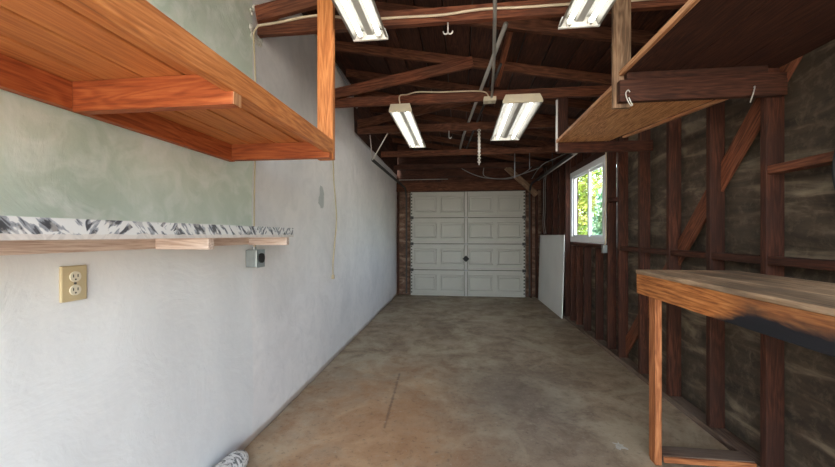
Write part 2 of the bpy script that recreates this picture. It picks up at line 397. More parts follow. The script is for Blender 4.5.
# ceiling: roof boards, rafters as parts
ceil = thing('ceiling', 'dark shed roof of boards on rafters', None, (0, 0, 2.9), kind='structure')
nb = 17; bw = 3.72 / nb; sl = math.atan(.183)
for k in range(nb):
    x0 = -1.66 + k * bw
    bmz = bmesh.new(); L = 8.1 - YB
    cube(bmz, -L / 2, L / 2, -bw / 2 + .004, bw / 2 - .004, -.011, .011)
    xc = x0 + bw / 2
    zc = rb(xc) + .09 / math.cos(sl) + .012
    Rm = Matrix.Rotation(sl, 4, 'Y') @ Matrix.Rotation(R(90), 4, 'Z')
    mesh('roof_board', bmz, W_ROOF, ceil, Matrix.Translation((xc, YB + L / 2, zc)) @ Rm, bev=.002)
bmz = bmesh.new(); cube(bmz, -2.05, 2.05, -(8.3 - YB) / 2, (8.3 - YB) / 2, 0, .03)
mesh('roofing', bmz, M_STEEL, ceil, Matrix.Translation((.15, (8.1 + YB) / 2, rb(.15) + .09 / math.cos(sl) + .026)) @ Matrix.Rotation(sl, 4, 'Y'))
for y in (.42, 1.02, 1.55, 2.16, 2.75, 3.44, 4.07, 4.66, 5.27, 5.80, 6.45, 7.05):
    xa, xb = -1.36, 1.74
    board('rafter', (xa, y, rb(xa) + .045), (xb, y, rb(xb) + .045), .04, .09, W_RAFTER, ceil)

# right wall
wr = thing('wall_right', 'open stud wall with dark building paper behind', None, (XR, 0, 0), kind='structure')
STUDS = [(.80, 0), (1.24, 0), (1.67, 0), (2.105, 0), (2.533, 0), (2.992, 0), (3.443, 0), (3.872, 0), (4.15, 0), (5.47, 0), (5.73, 0), (6.10, 0), (6.50, 0), (6.92, 0), (7.34, 0)]
stud_objs = []
for y, _ in STUDS:
    stud_objs.append(bx('stud', XR, XR + .09, y, y + .038, .042, 2.50, W_STUD, wr))
for y in (4.50, 4.90, 5.22): # under and over the window
    bx('cripple_stud', XR + .004, XR + .09, y, y + .038, .042, 1.145, W_STUD, wr)
    bx('cripple_stud', XR + .004, XR + .09, y, y + .038, 2.30, 2.50, W_STUD, wr)
bx('window_sill_board', XR - .004, XR + .09, 4.19, 5.47, 1.148, 1.195, W_STUD, wr)
bx('window_header', XR, XR + .09, 4.19, 5.47, 2.21, 2.29, W_STUD, wr)
bx('sill_plate', XR - .004, XR + .096, YB, 7.58, 0, .042, W_SILL, wr)
bx('top_plate', XR, XR + .09, YB, 7.58, 2.50, 2.572, W_STUD, wr)
ys = [s[0] for s in STUDS]
for a, b_ in zip(ys[:7], ys[1:8]):
    bx('blocking', XR + .006, XR + .085, a + .039, b_ - .001, 1.142, 1.185, W_STUD, wr)
bx('blocking', XR + .006, XR + .085, 3.911, 4.149, 1.66, 1.70, W_STUD, wr)
bx('blocking', XR + .004, XR + .085, 1.709, 2.104, 1.625, 1.668, W_JOIST, wr)
bx('blocking', XR + .004, XR + .085, 1.279, 1.669, 1.645, 1.688, W_JOIST, wr)
# let-in diagonal brace, behind the stud faces
db = board('diagonal_brace', (1.694, 3.93, .10), (1.694, 1.86, 2.44), .018, .13, W_JOIST, wr, up=(0, .75, .66))
# building paper / siding with a window hole, bulging
def siding(name, axis, a0, a1, z0, z1, pos, mat, parent, hole=None, amp=.022, step=.03):
    bmz = bmesh.new(); na = int((a1 - a0) / step); nz = int((z1 - z0) / step); V = {}
    def inh(a, z): return hole and hole[0] < a < hole[1] and hole[2] < z < hole[3]
    for i in range(na + 1):
        for j in range(nz + 1):
            a = a0 + (a1 - a0) * i / na; z = z0 + (z1 - z0) * j / nz
            saw = ((z + .02 * noise.noise(Vector((a * 2, z, 4)))) % .21) / .21
            d = amp * (1 - saw) * (.5 + .6 * noise.noise(Vector((a * 1.7, z * 2.3, 2)))) + .014 * noise.noise(Vector((a * 5, z * 9, 5)))
            d = max(-.02, min(.02, d))
            V[i, j] = bmz.verts.new((pos - d + .012, a, z) if axis == 'y' else (a, pos - d + .012, z))
    for i in range(na):
        for j in range(nz):
            a = a0 + (a1 - a0) * (i + .5) / na; z = z0 + (z1 - z0) * (j + .5) / nz
            if inh(a, z): continue
            bmz.faces.new((V[i, j], V[i + 1, j], V[i + 1, j + 1], V[i, j + 1]))
    o = mesh(name, bmz, mat, parent, smooth=True)
    md = o.modifiers.new('t', 'SOLIDIFY'); md.thickness = .03
    if (o.data.polygons[0].normal.x if axis == 'y' else o.data.polygons[0].normal.y) > 0: o.data.flip_normals()
    md.offset = -1
    return o
siding('building_paper', 'y', YB, 7.62, .0, 2.72, XS + .012, M_SIDE, wr, hole=(4.21, 5.62, 1.20, 2.21))
bx('outer_sheathing', XS + .06, XS + .09, YB, 4.22, -.1, 2.75, M_STEEL, wr)
bx('outer_sheathing', XS + .06, XS + .09, 5.82, 7.9, -.1, 2.75, M_STEEL, wr)
bx('outer_sheathing', XS + .06, XS + .09, 4.22, 5.82, -.1, 1.2, M_STEEL, wr)
bx('outer_sheathing', XS + .06, XS + .09, 4.22, 5.82, 2.2, 2.75, M_STEEL, wr)

# front wall round the garage door
wf = thing('wall_front', 'brown board wall around the garage door', None, (0, YF + .1, 0), kind='structure')
for x in (-1.345, 1.44, 1.56):
    bx('jamb_stud', x, x + .038 if x > 0 else x + .03, YF - .02, YF + .07, 0, 2.25, W_STUD, wf)
siding('building_paper', 'x', -1.375, -1.08, 0, 2.25, YF + .09, M_FRONTSIDE, wf)
siding('building_paper', 'x', 1.37, 1.72, 0, 2.25, YF + .09, M_FRONTSIDE, wf)
bx('door_header', -1.36, 1.71, YF - .03, YF + .05, 2.235, 2.42, W_RAFTER, wf)
for z in (2.42, 2.56, 2.70, 2.84, 2.98):
    x1 = min(1.71, (2.99 - z - .03) / .183 + .15) if z > 2.6 else 1.71
    bx('wall_board', -1.37, max(-.9, x1), YF + .055, YF + .075, z, z + .137, W_ROOF, wf)
bx('wall_board', -1.52, -1.0, YF + .055, YF + .075, 3.118, 3.27, W_ROOF, wf)
bx('wall_board', -1.52, -1.37, YF + .055, YF + .075, 2.2, 3.118, W_ROOF, wf)
bx('outer_board', -1.8, 1.9, YF + .16, YF + .19, -.1, 3.2, M_STEEL, wf)
board('angle_brace', (.95, YF - .08, 2.70), (1.56, YF - .08, 2.12), .03, .12, W_POST, wf)

# garage door
dr = thing('door_1', 'white four-section panelled garage door', None, (.13, YF, 0), kind='structure')
DX0, DX1, DZ = -1.055, 1.345, 2.225
sh = DZ / 4
for r_ in range(4):
    z0, z1 = r_ * sh + .006, (r_ + 1) * sh - .006
    bmz = bmesh.new(); cube(bmz, DX0, DX1, YF, YF + .03, z0, z1)
    # lower lip bulge at the section joint
    cube(bmz, DX0, DX1, YF - .008, YF + .002, z0, z0 + .035); cube(bmz, DX0, DX1, YF - .008, YF + .002, z1 - .035, z1)
    sec = mesh('door_section', bmz, M_DOOR, dr, bev=.003)
    xm = (DX0 + DX1) / 2 - .02
    for (a, b_) in ((DX0 + .05, xm - .035), (xm + .035, DX1 - .05)):
        w = (b_ - a - .05) / 2
        for k in range(2):
            p0 = a + k * (w + .05) + .015; p1 = p0 + w - .03; q0, q1 = z0 + .10, z1 - .10
            bmz = bmesh.new()
            # raised rectangular moulding frame and a slightly raised field
            t = .028
            cube(bmz, p0, p1, YF - .022, YF + .001, q0, q0 + t); cube(bmz, p0, p1, YF - .022, YF + .001, q1 - t, q1)
            cube(bmz, p0, p0 + t, YF - .022, YF + .001, q0 + t, q1 - t); cube(bmz, p1 - t, p1, YF - .022, YF + .001, q0 + t, q1 - t)
            cube(bmz, p0 + .05, p1 - .05, YF - .016, YF + .001, q0 + .05, q1 - .05)
            mesh('raised_panel', bmz, M_DOOR, sec, bev=.009)
for sx in (-1, 1):
    bx('seam_shade', xm + sx * .034 - .004, xm + sx * .034 + .004, YF - .009, YF - .001, .01, DZ - .01, M_BLACK, dr, bev=0)  # black strips put the shade of the stile joints into colour
bx('center_stile', xm - .03, xm + .03, YF - .045, YF - .009, .01, DZ - .01, M_DOOR, dr)
for z in (sh, 2 * sh, 3 * sh):
    for x in (DX0 + .03, xm, DX1 - .03):
        bmz = bmesh.new(); cube(bmz, x - .035, x + .035, YF - .042, YF - .031, z - .03, z + .03); disc_cyl(bmz, (x, YF - .045, z), (1, 0, 0), .009, .07, 8)
        mesh('hinge', bmz, M_STEEL if x != xm else M_GALV, dr)
bmz = bmesh.new()
cube(bmz, xm - .05, xm + .05, YF - .06, YF - .046, .80 - .05, .80 + .05, Matrix.Translation((xm, 0, .80)) @ Matrix.Rotation(R(45), 4, 'Y') @ Matrix.Translation((-xm, 0, -.80)))
disc_cyl(bmz, (xm, YF - .075, .80), (0, 1, 0), .024, .03, 12)
mesh('lock_handle', bmz, M_BLACK, dr)
for x in (DX0 + .005, DX1 - .055):  # perforated edge strips
    bmz = bmesh.new(); cube(bmz, x, x + .05, YF - .018, YF - .009, .02, DZ - .02)
    strip = mesh('edge_strip', bmz, M_DOOR, dr)
    bmz = bmesh.new()
    z = .06
    while z < DZ - .05:
        cube(bmz, x + .018 if x > 0 else x + .006, x + .044 if x > 0 else x + .03, YF - .0195, YF - .0175, z, z + .035); z += .07
    mesh('slot', bmz, M_STEEL, strip)
bmz = bmesh.new(); cube(bmz, DX0, DX1, YF + .0, YF + .03, 0, .012); mesh('bottom_seal', bmz, M_BLACK, dr)

# window
w1 = thing('window_1', 'white vinyl sliding window', None, (XR, 4.83, 1.2), kind='structure')
WY0, WY1, WZ0, WZ1 = 4.20, 5.46, 1.205, 2.20
def frame_yz(bmz, y0, y1, z0, z1, t, xa, xb):
    cube(bmz, xa, xb, y0, y1, z0, z0 + t); cube(bmz, xa, xb, y0, y1, z1 - t, z1)
    cube(bmz, xa, xb, y0, y0 + t, z0 + t, z1 - t); cube(bmz, xa, xb, y1 - t, y1, z0 + t, z1 - t)
bmz = bmesh.new(); frame_yz(bmz, WY0, WY1, WZ0, WZ1, .075, XR - .012, XR + .01); frame_yz(bmz, WY0 + .02, WY1 - .02, WZ0 + .02, WZ1 - .02, .035, XR + .01, XR + .062)
mesh('window_frame', bmz, M_WHITE, w1, bev=.003)
ym = 4.80
for nm, (ya, yb, xa) in (('a', (WY0 + .055, ym + .045, XR + .034)), ('b', (ym - .025, WY1 - .055, XR + .012))):
    bmz = bmesh.new(); frame_yz(bmz, ya, yb, WZ0 + .055, WZ1 - .055, .042, xa, xa + .02)
    s = mesh('sash', bmz, M_WHITE, w1, bev=.002)
    bmz = bmesh.new(); cube(bmz, xa + .008, xa + .012, ya + .04, yb - .04, WZ0 + .095, WZ1 - .095)
    mesh('pane', bmz, M_GLASS, s)

# ------------------------------------------------------------------ joists, braces
def spec(y): return y
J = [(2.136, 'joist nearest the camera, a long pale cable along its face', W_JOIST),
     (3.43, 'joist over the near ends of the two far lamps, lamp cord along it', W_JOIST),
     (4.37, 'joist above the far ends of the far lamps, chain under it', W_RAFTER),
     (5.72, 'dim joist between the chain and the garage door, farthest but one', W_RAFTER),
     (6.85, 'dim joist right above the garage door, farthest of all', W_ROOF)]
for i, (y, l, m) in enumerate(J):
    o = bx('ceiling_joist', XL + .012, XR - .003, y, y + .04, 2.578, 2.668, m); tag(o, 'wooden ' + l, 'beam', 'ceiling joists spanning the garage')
# braces rising from the left end of a joist to its rafter
def brace(y, l, m, x1=.12, z1=2.945):
    o = board('wooden_brace', (-1.27, y - .006, 2.685), (x1, y - .006, z1 - .012), .036, .10, m)
    tag(o, l, 'beam', 'diagonal roof braces')
brace(2.113, 'short reddish brace rising from the wall pocket beside the left shelf post', W_JOIST, .12, 2.95)
brace(3.405, 'long reddish brown brace rising rightward from the left wall above the left far lamp', W_JOIST)
brace(4.345, 'dim brace rising rightward behind the left far lamp', W_RAFTER)
o = board('wooden_brace', (.385, 2.80, 2.885), (.345, 3.40, 2.72), .035, .075, W_JOIST); tag(o, 'short web piece slanting beside the grey poles under the roof', 'beam', 'diagonal roof braces')
# broken plaster round the joist pocket
bmz = bmesh.new()
for k in range(26):
    a = random.uniform(0, 2 * math.pi); rr = random.uniform(.8, 1.05)
    y = 2.15 + .07 * rr * math.cos(a); z = 2.65 + .12 * rr * math.sin(a)
    s = random.uniform(.012, .028)
    bmesh.ops.create_icosphere(bmz, subdivisions=1, radius=s, matrix=Matrix.Translation((XL + .004, y, z)) @ Matrix.Scale(.5, 4, (1, 0, 0)))
tag(mesh('plaster_lumps', bmz, M_PLASTER), 'broken pale plaster around the joist pocket in the left wall', 'plaster', kind='stuff')

# ------------------------------------------------------------------ left upper shelf
s1 = thing('wall_shelf', 'long orange wooden plank shelf high on the left wall with hanging corner post', 'shelf', (-1.0, 1.0, 1.70))
SY0, SY1 = -.6, 1.90
pw = (1.29 - .72) / 4
for k in range(4):
    bx('plank', -1.29 + k * pw + .006, -1.29 + (k + 1) * pw - .006, SY0, SY1, 1.802, 1.824, W_PLANK, s1, bev=.003, long=1)
for k in range(1, 4):
    bx('board_joint', -1.29 + k * pw - .0075, -1.29 + k * pw + .0075, SY0, SY1, 1.811, 1.818, W_DARK, s1, bev=0, long=1)
bx('front_rail', -.72, -.686, SY0, SY1 - .035, 1.742, 1.818, W_ORANGE, s1, long=1)
bx('wall_rail', -1.288, -1.255, SY0, SY1 - .035, 1.711, 1.801, W_REDFIR, s1, long=1)
for y in (-.10, 1.017, 1.83):
    bx('cross_rail', -1.254, -.692, y, y + .038, 1.702 if y < 1.5 else 1.714, 1.801, W_REDFIR, s1, long=0)
bx('cross_rail_end', -.692, -.688, 1.018, 1.054, 1.703, 1.741, W_EDGE, s1, bev=0)
bx('hanging_post', -.778, -.689, 1.872, 1.91, 1.714, 2.66, W_ORANGE, s1, long=2)

# ------------------------------------------------------------------ left low shelf
s2 = thing('low_wall_shelf', 'narrow low shelf on the left wall edged with torn leaf-print paper', 'shelf', (-1.15, 1.0, 1.24))
bx('shelf_board', -1.29, -1.006, -.6, 2.05, 1.296, 1.341, W_PALE, s2, long=1)
bmz = bmesh.new(); cube(bmz, -1.006, -1.0, -.6, 2.05, 1.288, 1.3425); mesh('paper_edging', bmz, M_PAPER, s2)
bx('wall_cleat', -1.29, -1.262, -.6, 2.02, 1.243, 1.2955, W_PALE, s2, long=1)
for y in (-.1, .60, 1.345, 2.005):
    bx('support_arm', -1.262, -1.022, y, y + .034, 1.240, 1.2955, W_PALE, s2, long=0)

# outlet, box, cords on the left wall
o1 = thing('wall_outlet', 'tan duplex outlet plate low on the left wall under the leaf-print shelf', 'outlet', (-1.295, 1.053, 1.14))
bmz = bmesh.new(); cube(bmz, -1.298, -1.287, 1.012, 1.094, 1.078, 1.197); mesh('cover_plate', bmz, M_PLATE, o1, bev=.004)
for z in (1.160, 1.115):
    bmz = bmesh.new(); disc_cyl(bmz, (-1.287, 1.053, z), (1, 0, 0), .0175, .008, 20); r_ = mesh('receptacle', bmz, M_RECEPT, o1)
    bmz = bmesh.new()
    cube(bmz, -1.2835, -1.2825, 1.044, 1.047, z - .002, z + .008); cube(bmz, -1.2835, -1.2825, 1.058, 1.061, z - .002, z + .008)
    disc_cyl(bmz, (-1.283, 1.0525, z - .009), (1, 0, 0), .0028, .001, 10); mesh('slots', bmz, M_BLACK, r_)
bmz = bmesh.new(); disc_cyl(bmz, (-1.286, 1.053, 1.1375), (1, 0, 0), .004, .004, 12); mesh('screw', bmz, M_STEEL, o1)
o2 = thing('junction_box', 'grey metal junction box with a round black socket below the low shelf', 'electrical box', (-1.26, 2.06, 1.1))
bmz = bmesh.new(); cube(bmz, -1.298, -1.226, 2.028, 2.112, 1.103, 1.209); mesh('box_body', bmz, M_GREYBOX, o2, bev=.005)
bmz = bmesh.new(); cube(bmz, -1.226, -1.221, 2.024, 2.116, 1.10, 1.212); cv = mesh('cover', bmz, M_GREYBOX, o2, bev=.003)
bmz = bmesh.new(); disc_cyl(bmz, (-1.218, 2.07, 1.158), (1, 0, 0), .03, .012, 24); mesh('socket', bmz, M_BLACK, o2)
bmz = bmesh.new(); disc_cyl(bmz, (-1.26, 2.06, 1.217), (0, 0, 1), .012, .02, 12); mesh('connector', bmz, M_GALV, o2)
cb = tube('wall_cable', [(-1.24, 2.06, 1.225), (-1.262, 2.075, 1.238), (-1.285, 2.075, 1.26)], .005, M_CORD)
cb.name = 'wall_cable'; bpy.data.objects.remove(cb)
cb = tube('wall_cable', [(-1.258, 2.064, 1.228), (-1.268, 2.085, 1.25), (-1.285, 2.10, 1.30), (-1.286, 2.105, 1.6), (-1.284, 2.115, 1.95), (-1.286, 2.12, 2.2), (-1.284, 2.10, 2.45), (-1.28, 2.09, 2.56), (-1.25, 2.085, 2.60)], .005, M_CORD)
tag(cb, 'thin tan cable running down the left wall to the grey junction box', 'cable')
cb = tube('joist_cable', [(-1.25, 2.085, 2.605), (-1.1, 2.06, 2.60), (-.854, 2.055, 2.62), (-.6, 2.122, 2.62), (-.356, 2.124, 2.615), (-.1, 2.123, 2.611), (.116, 2.123, 2.627), (.35, 2.124, 2.622), (.563, 2.124, 2.62), (.9, 2.124, 2.615), (1.3, 2.124, 2.62)], .0075, M_CORDW)
tag(cb, 'pale cable running along the face of the nearest ceiling joist', 'cable')
cb = tube('hanging_cable', [(-1.283, 3.42, 2.60), (-1.278, 3.45, 2.3), (-1.281, 3.50, 2.0), (-1.276, 3.50, 1.85), (-1.28, 3.56, 1.65), (-1.277, 3.58, 1.45), (-1.28, 3.53, 1.2), (-1.278, 3.48, 1.0), (-1.275, 3.475, .89)], .007, M_CORD)
tag(cb, 'loose tan cord hanging down the left wall past the shelf', 'cable')
bx('cord_tip', -1.288, -1.262, 3.462, 3.488, .855, .895, M_CORD, cb)

# ribbed duct end on the floor
bmz = bmesh.new(); pts = []; rad = []
ax0, ax1 = Vector((-1.225, 1.58, .0)), Vector((-1.205, 1.88, .0)); n = 34
for k in range(n + 1):
    t = k / n; p = ax0.lerp(ax1, t); p.z = .062
    e = max(0, (t - .62) / .38); rr = .058 * math.sqrt(max(.004, 1 - e ** 2.6)) + (.003 if k % 2 else -.001)
    pts.append(p); rad.append(max(.004, rr))
sweep(bmz, pts, rad, 24)
def rib_mat():
    m, nt, b = new_mat('ribbed_white_foil')
    tc = coords(nt, rnd=False, scale=(1, 1, 1)); f = noise_(nt, coords(nt, rnd=False, scale=(2, 5, 2)), 16, 3, 1.2)
    nt.links.new(ramp(nt, f, [(.40, (.14, .135, .13)), (.50, (.68, .66, .63))]), b.inputs['Base Color']); b.inputs['Roughness'].default_value = .5
    return m
dk = mesh('ribbed_hose', bmz, rib_mat(), smooth=True)
tag(dk, 'grey and white ribbed round-ended hose on the floor against the left wall', 'hose')

# ------------------------------------------------------------------ fluorescent lights
def lamp(x0, x1, y0, y1, label, old=False, box=False):
    z0, z1 = 2.435, 2.48; xc = (x0 + x1) / 2; w = x1 - x0
    t = thing('fluorescent_light', label, 'ceiling light', (xc, (y0 + y1) / 2, 2.575), 'fluorescent ceiling lights')
    hm = M_REFL
    # reflector: wide shallow W profile
    wide = w > .3
    prof = [(-w / 2, z0), (-w / 2 + .012, z0 + .001), (-w * .36, z1), (-w * .16, z1), (-.018, z0 + .022), (.018, z0 + .022), (w * .16, z1), (w * .36, z1), (w / 2 - .012, z0 + .001), (w / 2, z0)]
    bmz = bmesh.new(); A = [bmz.verts.new((xc + p[0], y0, p[1])) for p in prof]; B = [bmz.verts.new((xc + p[0], y1, p[1])) for p in prof]
    for i in range(len(prof) - 1): bmz.faces.new((A[i], B[i], B[i + 1], A[i + 1]))
    rf = mesh('reflector', bmz, hm, t); md = rf.modifiers.new('t', 'SOLIDIFY'); md.thickness = .0025; md.offset = 0
    bx('ballast_housing', xc - w * .2, xc + w * .2, y0 + .01, y1 - .01, z1 + .003, z1 + .02, hm, t)
    for y, s in ((y0, -1), (y1, 1)):
        e0, e1 = (y - .016, y) if s < 0 else (y, y + .016)
        top = z1 + (.022 if box else .012)
        bmz = bmesh.new()
        V = [(xc - w / 2, z0 - .006), (xc + w / 2, z0 - .006), (xc + w / 2, z0 + .012), (xc + w * .42, top), (xc - w * .42, top), (xc - w / 2, z0 + .012)]
        a = [bmz.verts.new((p[0], e0, p[1])) for p in V]; b_ = [bmz.verts.new((p[0], e1, p[1])) for p in V]
        bmz.faces.new(a); bmz.faces.new(b_[::-1])
        for i in range(6): bmz.faces.new((a[i], b_[i], b_[(i + 1) % 6], a[(i + 1) % 6]))
        mesh('end_cap', bmz, M_ENAMEL_OLD if (s < 0) else M_ENAMEL, t, bev=.002)
        for sx in (-1, 1):
            bmz = bmesh.new(); yy = y + (.012 if s < 0 else -.012)
            disc_cyl(bmz, (xc + sx * w * .26, yy, z0 + .014), (0, 1, 0), .016, .022, 14); mesh('lamp_holder', bmz, M_ENAMEL, t)
    for sx in (-1, 1):
        tube('tube', [(xc + sx * w * .26, y0 + .025, z0 + .014), (xc + sx * w * .26, y1 - .025, z0 + .014)], .0125, M_TUBE, t, curve=False, seg=12)
    ends = [((xc, y1 - .05, z1 + .02), (xc, 2.132, 2.60))] if y0 < 1 else [((xc, 3.45, z1 + .02), (xc, 3.45, 2.579)), ((xc, y1 - .05, z1 + .02), (xc, 4.372, 2.585))]
    for a_, b_ in ends:
        tube('hanging_chain', [a_, b_], .004, M_GALV, t, curve=False, seg=6)
    return t
lamp(-.617, -.412, .78, 2.01, 'lit twin-tube fluorescent light at top left beside the orange shelf post')
lamp(.535, .75, .78, 2.02, 'lit twin-tube fluorescent light at top right beside the grey-brown post')
lamp(-.650, -.438, 3.23, 4.56, 'lit narrow fluorescent light farther back on the left, beige end box and cord', box=True)
lamp(.362, .700, 3.13, 4.33, 'lit wide fluorescent light farther back on the right, near the hanging post', box=True)
c_ = tube('lamp_cord', [(-.545, 3.204, 2.50), (-.545, 3.206, 2.57), (-.50, 3.36, 2.64), (-.40, 3.375, 2.665), (-.2, 3.375, 2.655), (0, 3.375, 2.652), (.15, 3.375, 2.648), (.235, 3.37, 2.63), (.262, 3.34, 2.58), (.262, 3.335, 2.564)], .006, M_CORDW)
tag(c_, 'pale cord running from the left far lamp to the small hanging outlet box', 'cord')
o = thing('outlet_box', 'small beige ceiling outlet box at the foot of the vertical grey conduit', 'electrical box', (.27, 3.3, 2.56))
bmz = bmesh.new(); cube(bmz, .215, .325, 3.27, 3.36, 2.515, 2.555); mesh('box_body', bmz, M_ENAMEL_OLD, o, bev=.004)
bmz = bmesh.new(); disc_cyl(bmz, (.27, 3.315, 2.512), (0, 0, 1), .02, .006, 16); mesh('receptacle', bmz, M_RECEPT, o)
o = tube('conduit', [(.285, 3.27, 2.545), (.25, 2.7, 2.555), (.20, 2.1, 2.556), (.13, 1.3, 2.556)], .011, M_PIPE, curve=False, seg=12)
tag(o, 'grey metal conduit running under the joists to the small outlet box', 'pipe')
o = tube('metal_pole', [(.30, 2.40, 2.692), (.05, 5.0, 2.692), (0.0, 5.80, 2.692)], .016, M_PIPE, curve=False, seg=14)
tag(o, 'grey pole laid across the joists, open end beside the conduit', 'pole', 'poles stored on the joists')
o = tube('metal_pole', [(.33, 2.95, 2.686), (.25, 3.9, 2.686), (.10, 5.80, 2.686)], .012, M_STEEL, curve=False, seg=12)
tag(o, 'thinner darker pole lying on the joists just behind the open-ended one', 'pole', 'poles stored on the joists')

# hooks and chain
def hook(loc, label, dbl=False, L=.08, parentless=True):
    x, y, z = loc; bmz = bmesh.new()
    sweep(bmz, [(0, 0, 0), (0, 0, -L * .55)], .0045, 8)
    for sx in ((-1, 1) if dbl else (1,)):
        P = [(0, 0, -L * .5)] + [(sx * (.014 - .014 * math.cos(a)), 0, -L * .62 - .018 * math.sin(a)) for a in [R(k) for k in range(0, 200, 20)]]
        sweep(bmz, smooth_path(P, 3), .0045, 8)
    o = mesh('ceiling_hook', bmz, M_HOOK, None, Matrix.Translation(loc), smooth=True)
    tag(o, label, 'hook')
hook((-.072, 2.15, 2.580), 'pale double hook under the nearest joist', True, .085)
hook((-.134, 4.385, 2.579), 'small pale hook under the farther joist between the two far lamps', False, .12)
o = thing('hanging_chain', 'pale chain hanging under a farther joist left of the wide lamp', 'chain', (.229, 4.36, 2.579)); bmz = bmesh.new(); z = 2.575
k = 0
while z > 2.17:
    ring = [Vector((.014 * math.cos(a) if k % 2 == 0 else 0, .012 * math.cos(a) if k % 2 else 0, .015 * math.sin(a))) + Vector((.229, 4.36, z - .012)) for a in [2 * math.pi * q / 10 for q in range(11)]]
    sweep(bmz, ring, .005, 6, False); z -= .021; k += 1
mesh('links', bmz, M_CHAIN, o, smooth=True)
bx('cable_tie', .216, .242, 4.352, 4.368, 2.30, 2.50, M_CHAIN, o, bev=.003)

# ------------------------------------------------------------------ right near shelf
s3 = thing('wall_shelf', 'dark plank shelf high on the right wall nearest the camera', 'shelf', (1.25, 1.2, 2.19))
NY0 = .2
for k in range(3):
    x0 = .905 + k * .263
    bx('plank', x0, x0 + .26, NY0, 2.14, 2.189, 2.212, W_DARK, s3, long=1)
bx('front_rail', .882, .903, NY0, 2.145, 2.186, 2.214, W_EDGE, s3, long=1)
bx('cross_rail', .868, 1.69, 2.062, 2.10, 2.03, 2.148, W_DARK, s3, long=0)
bx('nailer', .905, 1.60, 2.062, 2.10, 2.1485, 2.1885, W_DARK, s3, long=0)
bx('hanging_post', .852, .945, 2.105, 2.134, 2.01, 2.66, W_POST, s3, long=2)
# far shelf
s4 = thing('plywood_shelf', 'lower plywood shelf on the right wall behind the dark shelf, beside the window', 'shelf', (1.2, 2.8, 2.15))
bmz = bmesh.new(); P = [(.895, 2.16), (1.655, 2.16), (1.60, 2.39), (1.375, 3.22), (1.34, 3.40), (.895, 3.40)]
c0 = Vector((1.2, 2.8, 0)); Rz = Matrix.Rotation(R(90), 4, 'Z'); inv = Rz.inverted()
a = [bmz.verts.new(inv @ (Vector((p[0], p[1], 2.150)) - c0)) for p in P]; b_ = [bmz.verts.new(inv @ (Vector((p[0], p[1], 2.169)) - c0)) for p in P]
bmz.faces.new(a); bmz.faces.new(b_)
for i in range(6): bmz.faces.new((a[i], b_[i], b_[(i + 1) % 6], a[(i + 1) % 6]))
mesh('shelf_board', bmz, W_PLY, s4, Matrix.Translation(c0) @ Rz)
bx('front_edge', .876, .894, 2.16, 3.40, 2.146, 2.172, W_EDGE, s4, long=1)
board('edge_strip', (1.628, 2.36, 2.140), (1.395, 3.24, 2.140), .03, .019, W_EDGE, s4)
bx('cross_rail', .90, 1.712, 3.403, 3.441, 2.055, 2.149, W_STUD, s4, long=0)
bx('hanging_post', .905, .995, 3.4425, 3.468, 2.06, 2.60 if False else 2.577, W_STUD, s4, long=2)
bx('pale_strip', .890, .9045, 3.443, 3.468, 2.08, 2.56, M_ENAMEL, s4)
def clip(P, label, nm='hanging_hook'):
    o = tube(nm, P, .0028, M_HOOK, None, True, 6); tag(o, label, 'hook', 'wire hooks on the right dark shelf')
clip([(.915, 2.054, 2.075), (.905, 2.05, 2.085), (.893, 2.05, 2.07), (.898, 2.05, 2.04), (.915, 2.05, 2.005), (.926, 2.05, 2.003), (.918, 2.05, 2.02), (.908, 2.05, 2.045)], 'small pale wire hook at the outer corner of the dark right shelf')
clip([(1.528, 2.06, 2.075), (1.526, 2.05, 2.072), (1.512, 2.045, 2.03), (1.50, 2.045, 1.99)], 'small straight wire hook on the dark right shelf near the wall')

# ------------------------------------------------------------------ workbench
wb = thing('workbench', 'rough wooden workbench built against the right stud wall with a charred front board', 'workbench', (1.35, 1.4, 0))
BY0, BY1 = .1, 2.31
for k, (xa, xb) in enumerate(((1.062, 1.272), (1.274, 1.46), (1.462, 1.618))):
    bx('top_board', xa, xb, BY0, BY1, 1.066, 1.090, W_BENCHTOP, wb, long=1)
bx('front_apron', 1.066, 1.104, BY0, BY1 - .002, .948, 1.0655, W_CHAR, wb, long=1)
bx('end_rail', 1.105, 1.618, BY1 - .045, BY1 - .007, .96, 1.0655, W_BENCHLEG, wb, long=0)
bx('leg', 1.094, 1.130, 2.155, 2.215, 0, .947, W_BENCHLEG, wb, long=2)
bx('leg', 1.094, 1.130, .30, .36, 0, .947, W_BENCHLEG, wb, long=2)
bx('leg', 1.105, 1.143, 2.216, 2.245, .0, .959, W_BENCHLEG, wb, long=2)
bx('floor_stretcher', 1.144, 1.616, 2.17, 2.27, .012, .05, W_SILL, wb, long=0)
bx('stretcher_edge', 1.144, 1.616, 2.158, 2.169, .014, .046, W_BENCHLEG, wb, long=0)

# white board against the wall
bmz = bmesh.new(); cube(bmz, -.012, .0, 0, 1.68, 0, 1.30)
o = mesh('white_board', bmz, M_BOARD, None, Matrix.Translation((1.578, 5.74, .001)) @ Matrix.Rotation(R(1.55), 4, 'Y'), bev=.002)
tag(o, 'blank white panel leaning on the right wall studs beside the garage door', 'panel')

